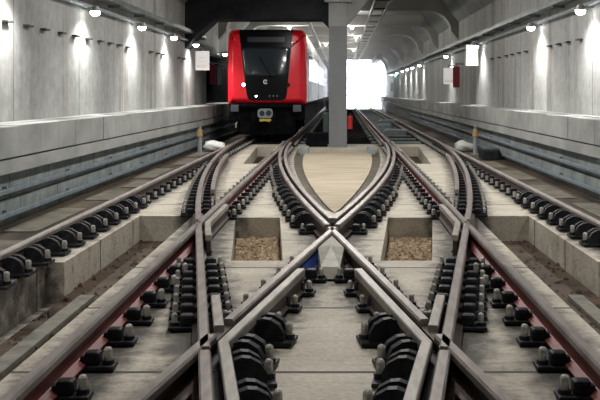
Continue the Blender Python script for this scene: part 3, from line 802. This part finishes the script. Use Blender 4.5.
def roundpoly(poly, r, n=4):
    o = []; N_ = len(poly)
    rs = r if isinstance(r, (list, tuple)) else [r]*N_
    for i in range(N_):
        p = Vector(poly[i]); a = Vector(poly[i-1]); c = Vector(poly[(i+1) % N_]); q = rs[i]
        u = (a-p).normalized()*q; v = (c-p).normalized()*q
        for k in range(n+1):
            t = k/n; o.append(tuple((p+u)*(1-t)**2 + 2*p*t*(1-t) + (p+v)*t*t))
    return o
T = empty('metro_train', (TX, TY, 0), label='red-fronted metro train standing on the left track', cat='train')
BOT = 1.31
outl = dense(roundpoly([(-HW, BOT), (-HW, 3.3), (-HW+.05, 3.71), (HW-.05, 3.71), (HW, 3.3), (HW, BOT)], [.06, .3, .2, .2, .3, .06], 6), .1)
# nose shell: front surface inset, rounded to the side
def ins(poly, d):
    cx, cz = 0, 2.5
    return [(x*(1-d/HW), cz+(z-cz)*(1-d/1.2)) for x, z in poly]
def nose():
    b = MB(); n = len(outl)
    rings = []
    for (d, yy, flat) in ((0, .95, 1), (0, .30, 1), (.02, .16, 0), (.06, .07, 0), (.11, .02, 0)):
        pl = ins(outl, d)
        rings.append([(x, (yy if flat else front_depth(x, z)+yy), z) for x, z in pl])
    vs = [v for r in rings for v in r]; fs = []
    for k in range(len(rings)-1):
        for i in range(n): fs.append([k*n+i, (k+1)*n+i, (k+1)*n+(i+1) % n, k*n+(i+1) % n])
    b.add(vs, fs, 'trainred')
    front_patch(b, ins(outl, .11), -.02, 'trainred', 12, .01)
    return b.build('cab_shell', T, smooth=True)
nose()
b = MB()
for s_ in (-1, 1): b.box(*sorted((s_*(HW-.004), s_*(HW+.008))), .45, .96, 1.36, 3.25, 'trainblack')
b.build('side_band', T)
# black mask
mask = dense(roundpoly([(-.89, 3.70), (-.87, 3.45), (-.62, 1.52), (-.52, 1.42), (.54, 1.42), (.64, 1.52), (.82, 3.45), (.84, 3.70)], [.02, .1, .12, .12, .12, .12, .1, .02], 3), .1)
b = MB(); front_patch(b, mask, .012, 'trainblack', 12, .05)
b.add([(-.89, .17, 3.66), (.84, .17, 3.66), (.84, 1.0, 3.735), (-.89, 1.0, 3.735), (-.89, .17, 3.60), (.84, .17, 3.60), (.84, 1.0, 3.60), (-.89, 1.0, 3.60)], [[0,1,2,3],[0,4,5,1],[1,5,6,2],[3,7,4,0],[2,6,7,3]], 'trainblack')
b.build('front_mask', T, smooth=False)
ws = dense(roundpoly([(-.80, 3.12), (-.68, 2.22), (.66, 2.22), (.76, 3.12)], .08, 4), .1)
b = MB(); front_patch(b, ws, .022, 'glass', 8, .01); wo = b.build('windscreen', T, smooth=True)
b = MB(); b.add([(.1, front_depth(.1, 2.25)-.05, 2.25), (.13, front_depth(.13, 2.25)-.05, 2.25), (-.22, front_depth(-.2, 2.8)-.05, 2.82), (-.25, front_depth(-.2, 2.8)-.05, 2.80)], [[0,1,2,3]], 'under')
b.cyl((.11, front_depth(.1, 2.2)-.04, 2.2), (.11, front_depth(.1, 2.2)-.02, 2.2), .04, 'under', 8); b.build('wiper', wo)
dp = rr(0, -.62, .58, 3.30, 3.46, .03)
b = MB(); front_patch(b, dense(dp, .1), .022, 'display', 4, .01); b.build('destination_display', T)
# ring logo (open ring)
b = MB(); cx_, cz_ = -.03, 2.02; yy = front_depth(cx_, cz_)-.03
seg = [math.radians(35+i*(290/16)) for i in range(17)]
vs = []; fs = []
for a in seg:
    for r in (.075, .045): vs += [(cx_+r*math.cos(a), yy, cz_+r*math.sin(a)), (cx_+r*math.cos(a), yy+.01, cz_+r*math.sin(a))]
for i in range(16):
    k = i*4; fs += [[k, k+4, k+6, k+2], [k, k+1, k+5, k+4], [k+2, k+6, k+7, k+3]]
b.add(vs, fs, 'logo'); b.box(cx_-.012, cx_+.03, yy, yy+.01, cz_-.015, cz_+.015, 'logo'); b.build('ring_emblem', T)
for (x, z, r, m, nm) in ((-.735, 1.93, .05, 'headlamp', 'headlight'), (.70, 1.93, .05, 'glass', 'headlight'), (-.33, 1.56, .03, 'headlamp', 'marker_light'), (.10, 1.57, .022, 'housing', 'marker_light'), (.22, 1.57, .022, 'housing', 'marker_light'), (.34, 1.57, .022, 'housing', 'marker_light')):
    b = MB(); y_ = front_depth(x, z)-.012; b.cyl((x, y_, z), (x, y_-.025, z), r*1.25, 'trainblack', 14); b.cyl((x, y_-.02, z), (x, y_-.032, z), r, m, 14); b.build(nm, T)
# skirt and underframe
b = MB(); sk = [(-HW+.04, .80), (-HW+.04, 1.31), (HW-.04, 1.31), (HW-.04, .80)]
b.prism([(x, z) for x, z in sk], 'y', .28, .95, 'under'); b.box(-HW+.05, HW-.05, .05, .4, 1.20, 1.32, 'under', .03); b.box(-.9, .9, .3, .9, .32, .85, 'under', .05); b.build('front_skirt', T)
for x in (-1.02, .98):
    b = MB(); b.box(x-.13, x+.13, -.02, .10, 1.06, 1.28, 'boxg', .02); b.build('anticlimber', T)
b = MB(); b.cyl((0, .5, 1.0), (0, -.25, 1.0), .12, 'coupler', 12); b.build('coupler_shank', T)
cp = empty('x'); bpy.data.objects.remove(cp)
b = MB(); pf = rr(0, -.25, .22, .87, 1.17, .10); b.prism(pf, 'y', -.42, -.22, 'coupler'); o = b.build('coupler', T)
b = MB(); b.cyl((-.11, -.435, 1.02), (-.11, -.41, 1.02), .085, 'couplerdark', 14); b.cyl((.10, -.435, 1.03), (.10, -.41, 1.03), .09, 'couplerdark', 14); b.build('coupler_socket', o)
b = MB(); b.box(-.20, .17, -.43, -.30, .77, .84, 'yellow', .02); b.cyl((-.13, -.46, .80), (-.13, -.43, .80), .045, 'yellow', 10); b.cyl((.10, -.46, .80), (.10, -.43, .80), .045, 'yellow', 10); b.build('coupler_plug', o)
b = MB(); b.cyl((-.98, -.02, .64), (-.98, .3, .70), .03, 'housing', 8); b.box(-1.0, -.95, -.03, .0, .55, .70, 'cap', .01); b.build('horn', T)
# car bodies
def car(parent, y0, L, first):
    b = MB()
    b.prism(outl, 'y', y0, y0+L, 'silver')
    bodyo = b.build('car_body', parent)
    b = MB(); b.box(-HW+.1, HW-.1, y0+.3, y0+L-.3, .55, 1.3, 'under'); b.build('underframe', parent)
    b = MB(); b.box(-HW+.25, HW-.25, y0+.1, y0+L-.1, 3.70, 3.76, 'pipe', .02); b.build('roof_panel', parent)
    X = HW-.004
    b = MB(); b.box(X, X+.012, y0, y0+.28, 1.32, 3.3, 'trainblack'); b.build('edge_band', bodyo)
    nd = 4; pitch = L/nd
    for i in range(nd):
        yc = y0+pitch*(i+.5)
        for s in (-1, 1):
            d = MB(); d.box(*sorted((s*X, s*(X+.02))), yc-.65, yc+.65, 1.36, 3.18, 'silver', .01); do = d.build('door', bodyo)
            for q in (-.33, .33):
                d = MB(); d.box(*sorted((s*(X+.015), s*(X+.03))), yc+q-.22, yc+q+.22, 2.1, 3.0, 'tglass', .01); d.build('door_window', do)
            d = MB(); d.box(*sorted((s*X, s*(X+.015))), yc+.9, yc+pitch-.9, 2.1, 3.05, 'tglass', .01) if i < nd-1 else d.box(*sorted((s*X, s*(X+.015))), yc+.85, yc+1.7, 2.1, 3.05, 'tglass', .01)
            d.build('side_window', bodyo)
    for yb in (y0+2.6, y0+L-2.6):
        for q in (-.95, .95):
            for s in (-1, 1):
                w_ = MB(); w_.cyl((s*.70, yb+q, .64), (s*.82, yb+q, .64), .42, 'under', 20); w_.build('wheel', parent)
        w_ = MB(); w_.box(-1.0, 1.0, yb-1.5, yb+1.5, .45, .75, 'under', .05); w_.build('bogie', parent)
car(T, .95, 16.0, True)
C2 = empty('metro_carriage', (TX, TY+17.6, 0), label='second silver carriage coupled behind the red-fronted cab car', cat='train carriage')
car(C2, 0, 16.0, False)
C3 = empty('metro_carriage', (TX, TY+34.2, 0), label='third silver carriage, farthest from the viewer', cat='train carriage')
car(C3, 0, 16.0, False)
for c_ in (C2, C3): b = MB(); b.box(-1.0, 1.0, -.60, 0, 1.2, 3.5, 'under'); b.build('gangway', c_)

# ------------------------------------------------------------------ colour management
vs_ = S.view_settings
vs_.view_transform = 'Standard'; vs_.look = 'None'; vs_.exposure = 0.0; vs_.gamma = 1.0; vs_.use_curve_mapping = False
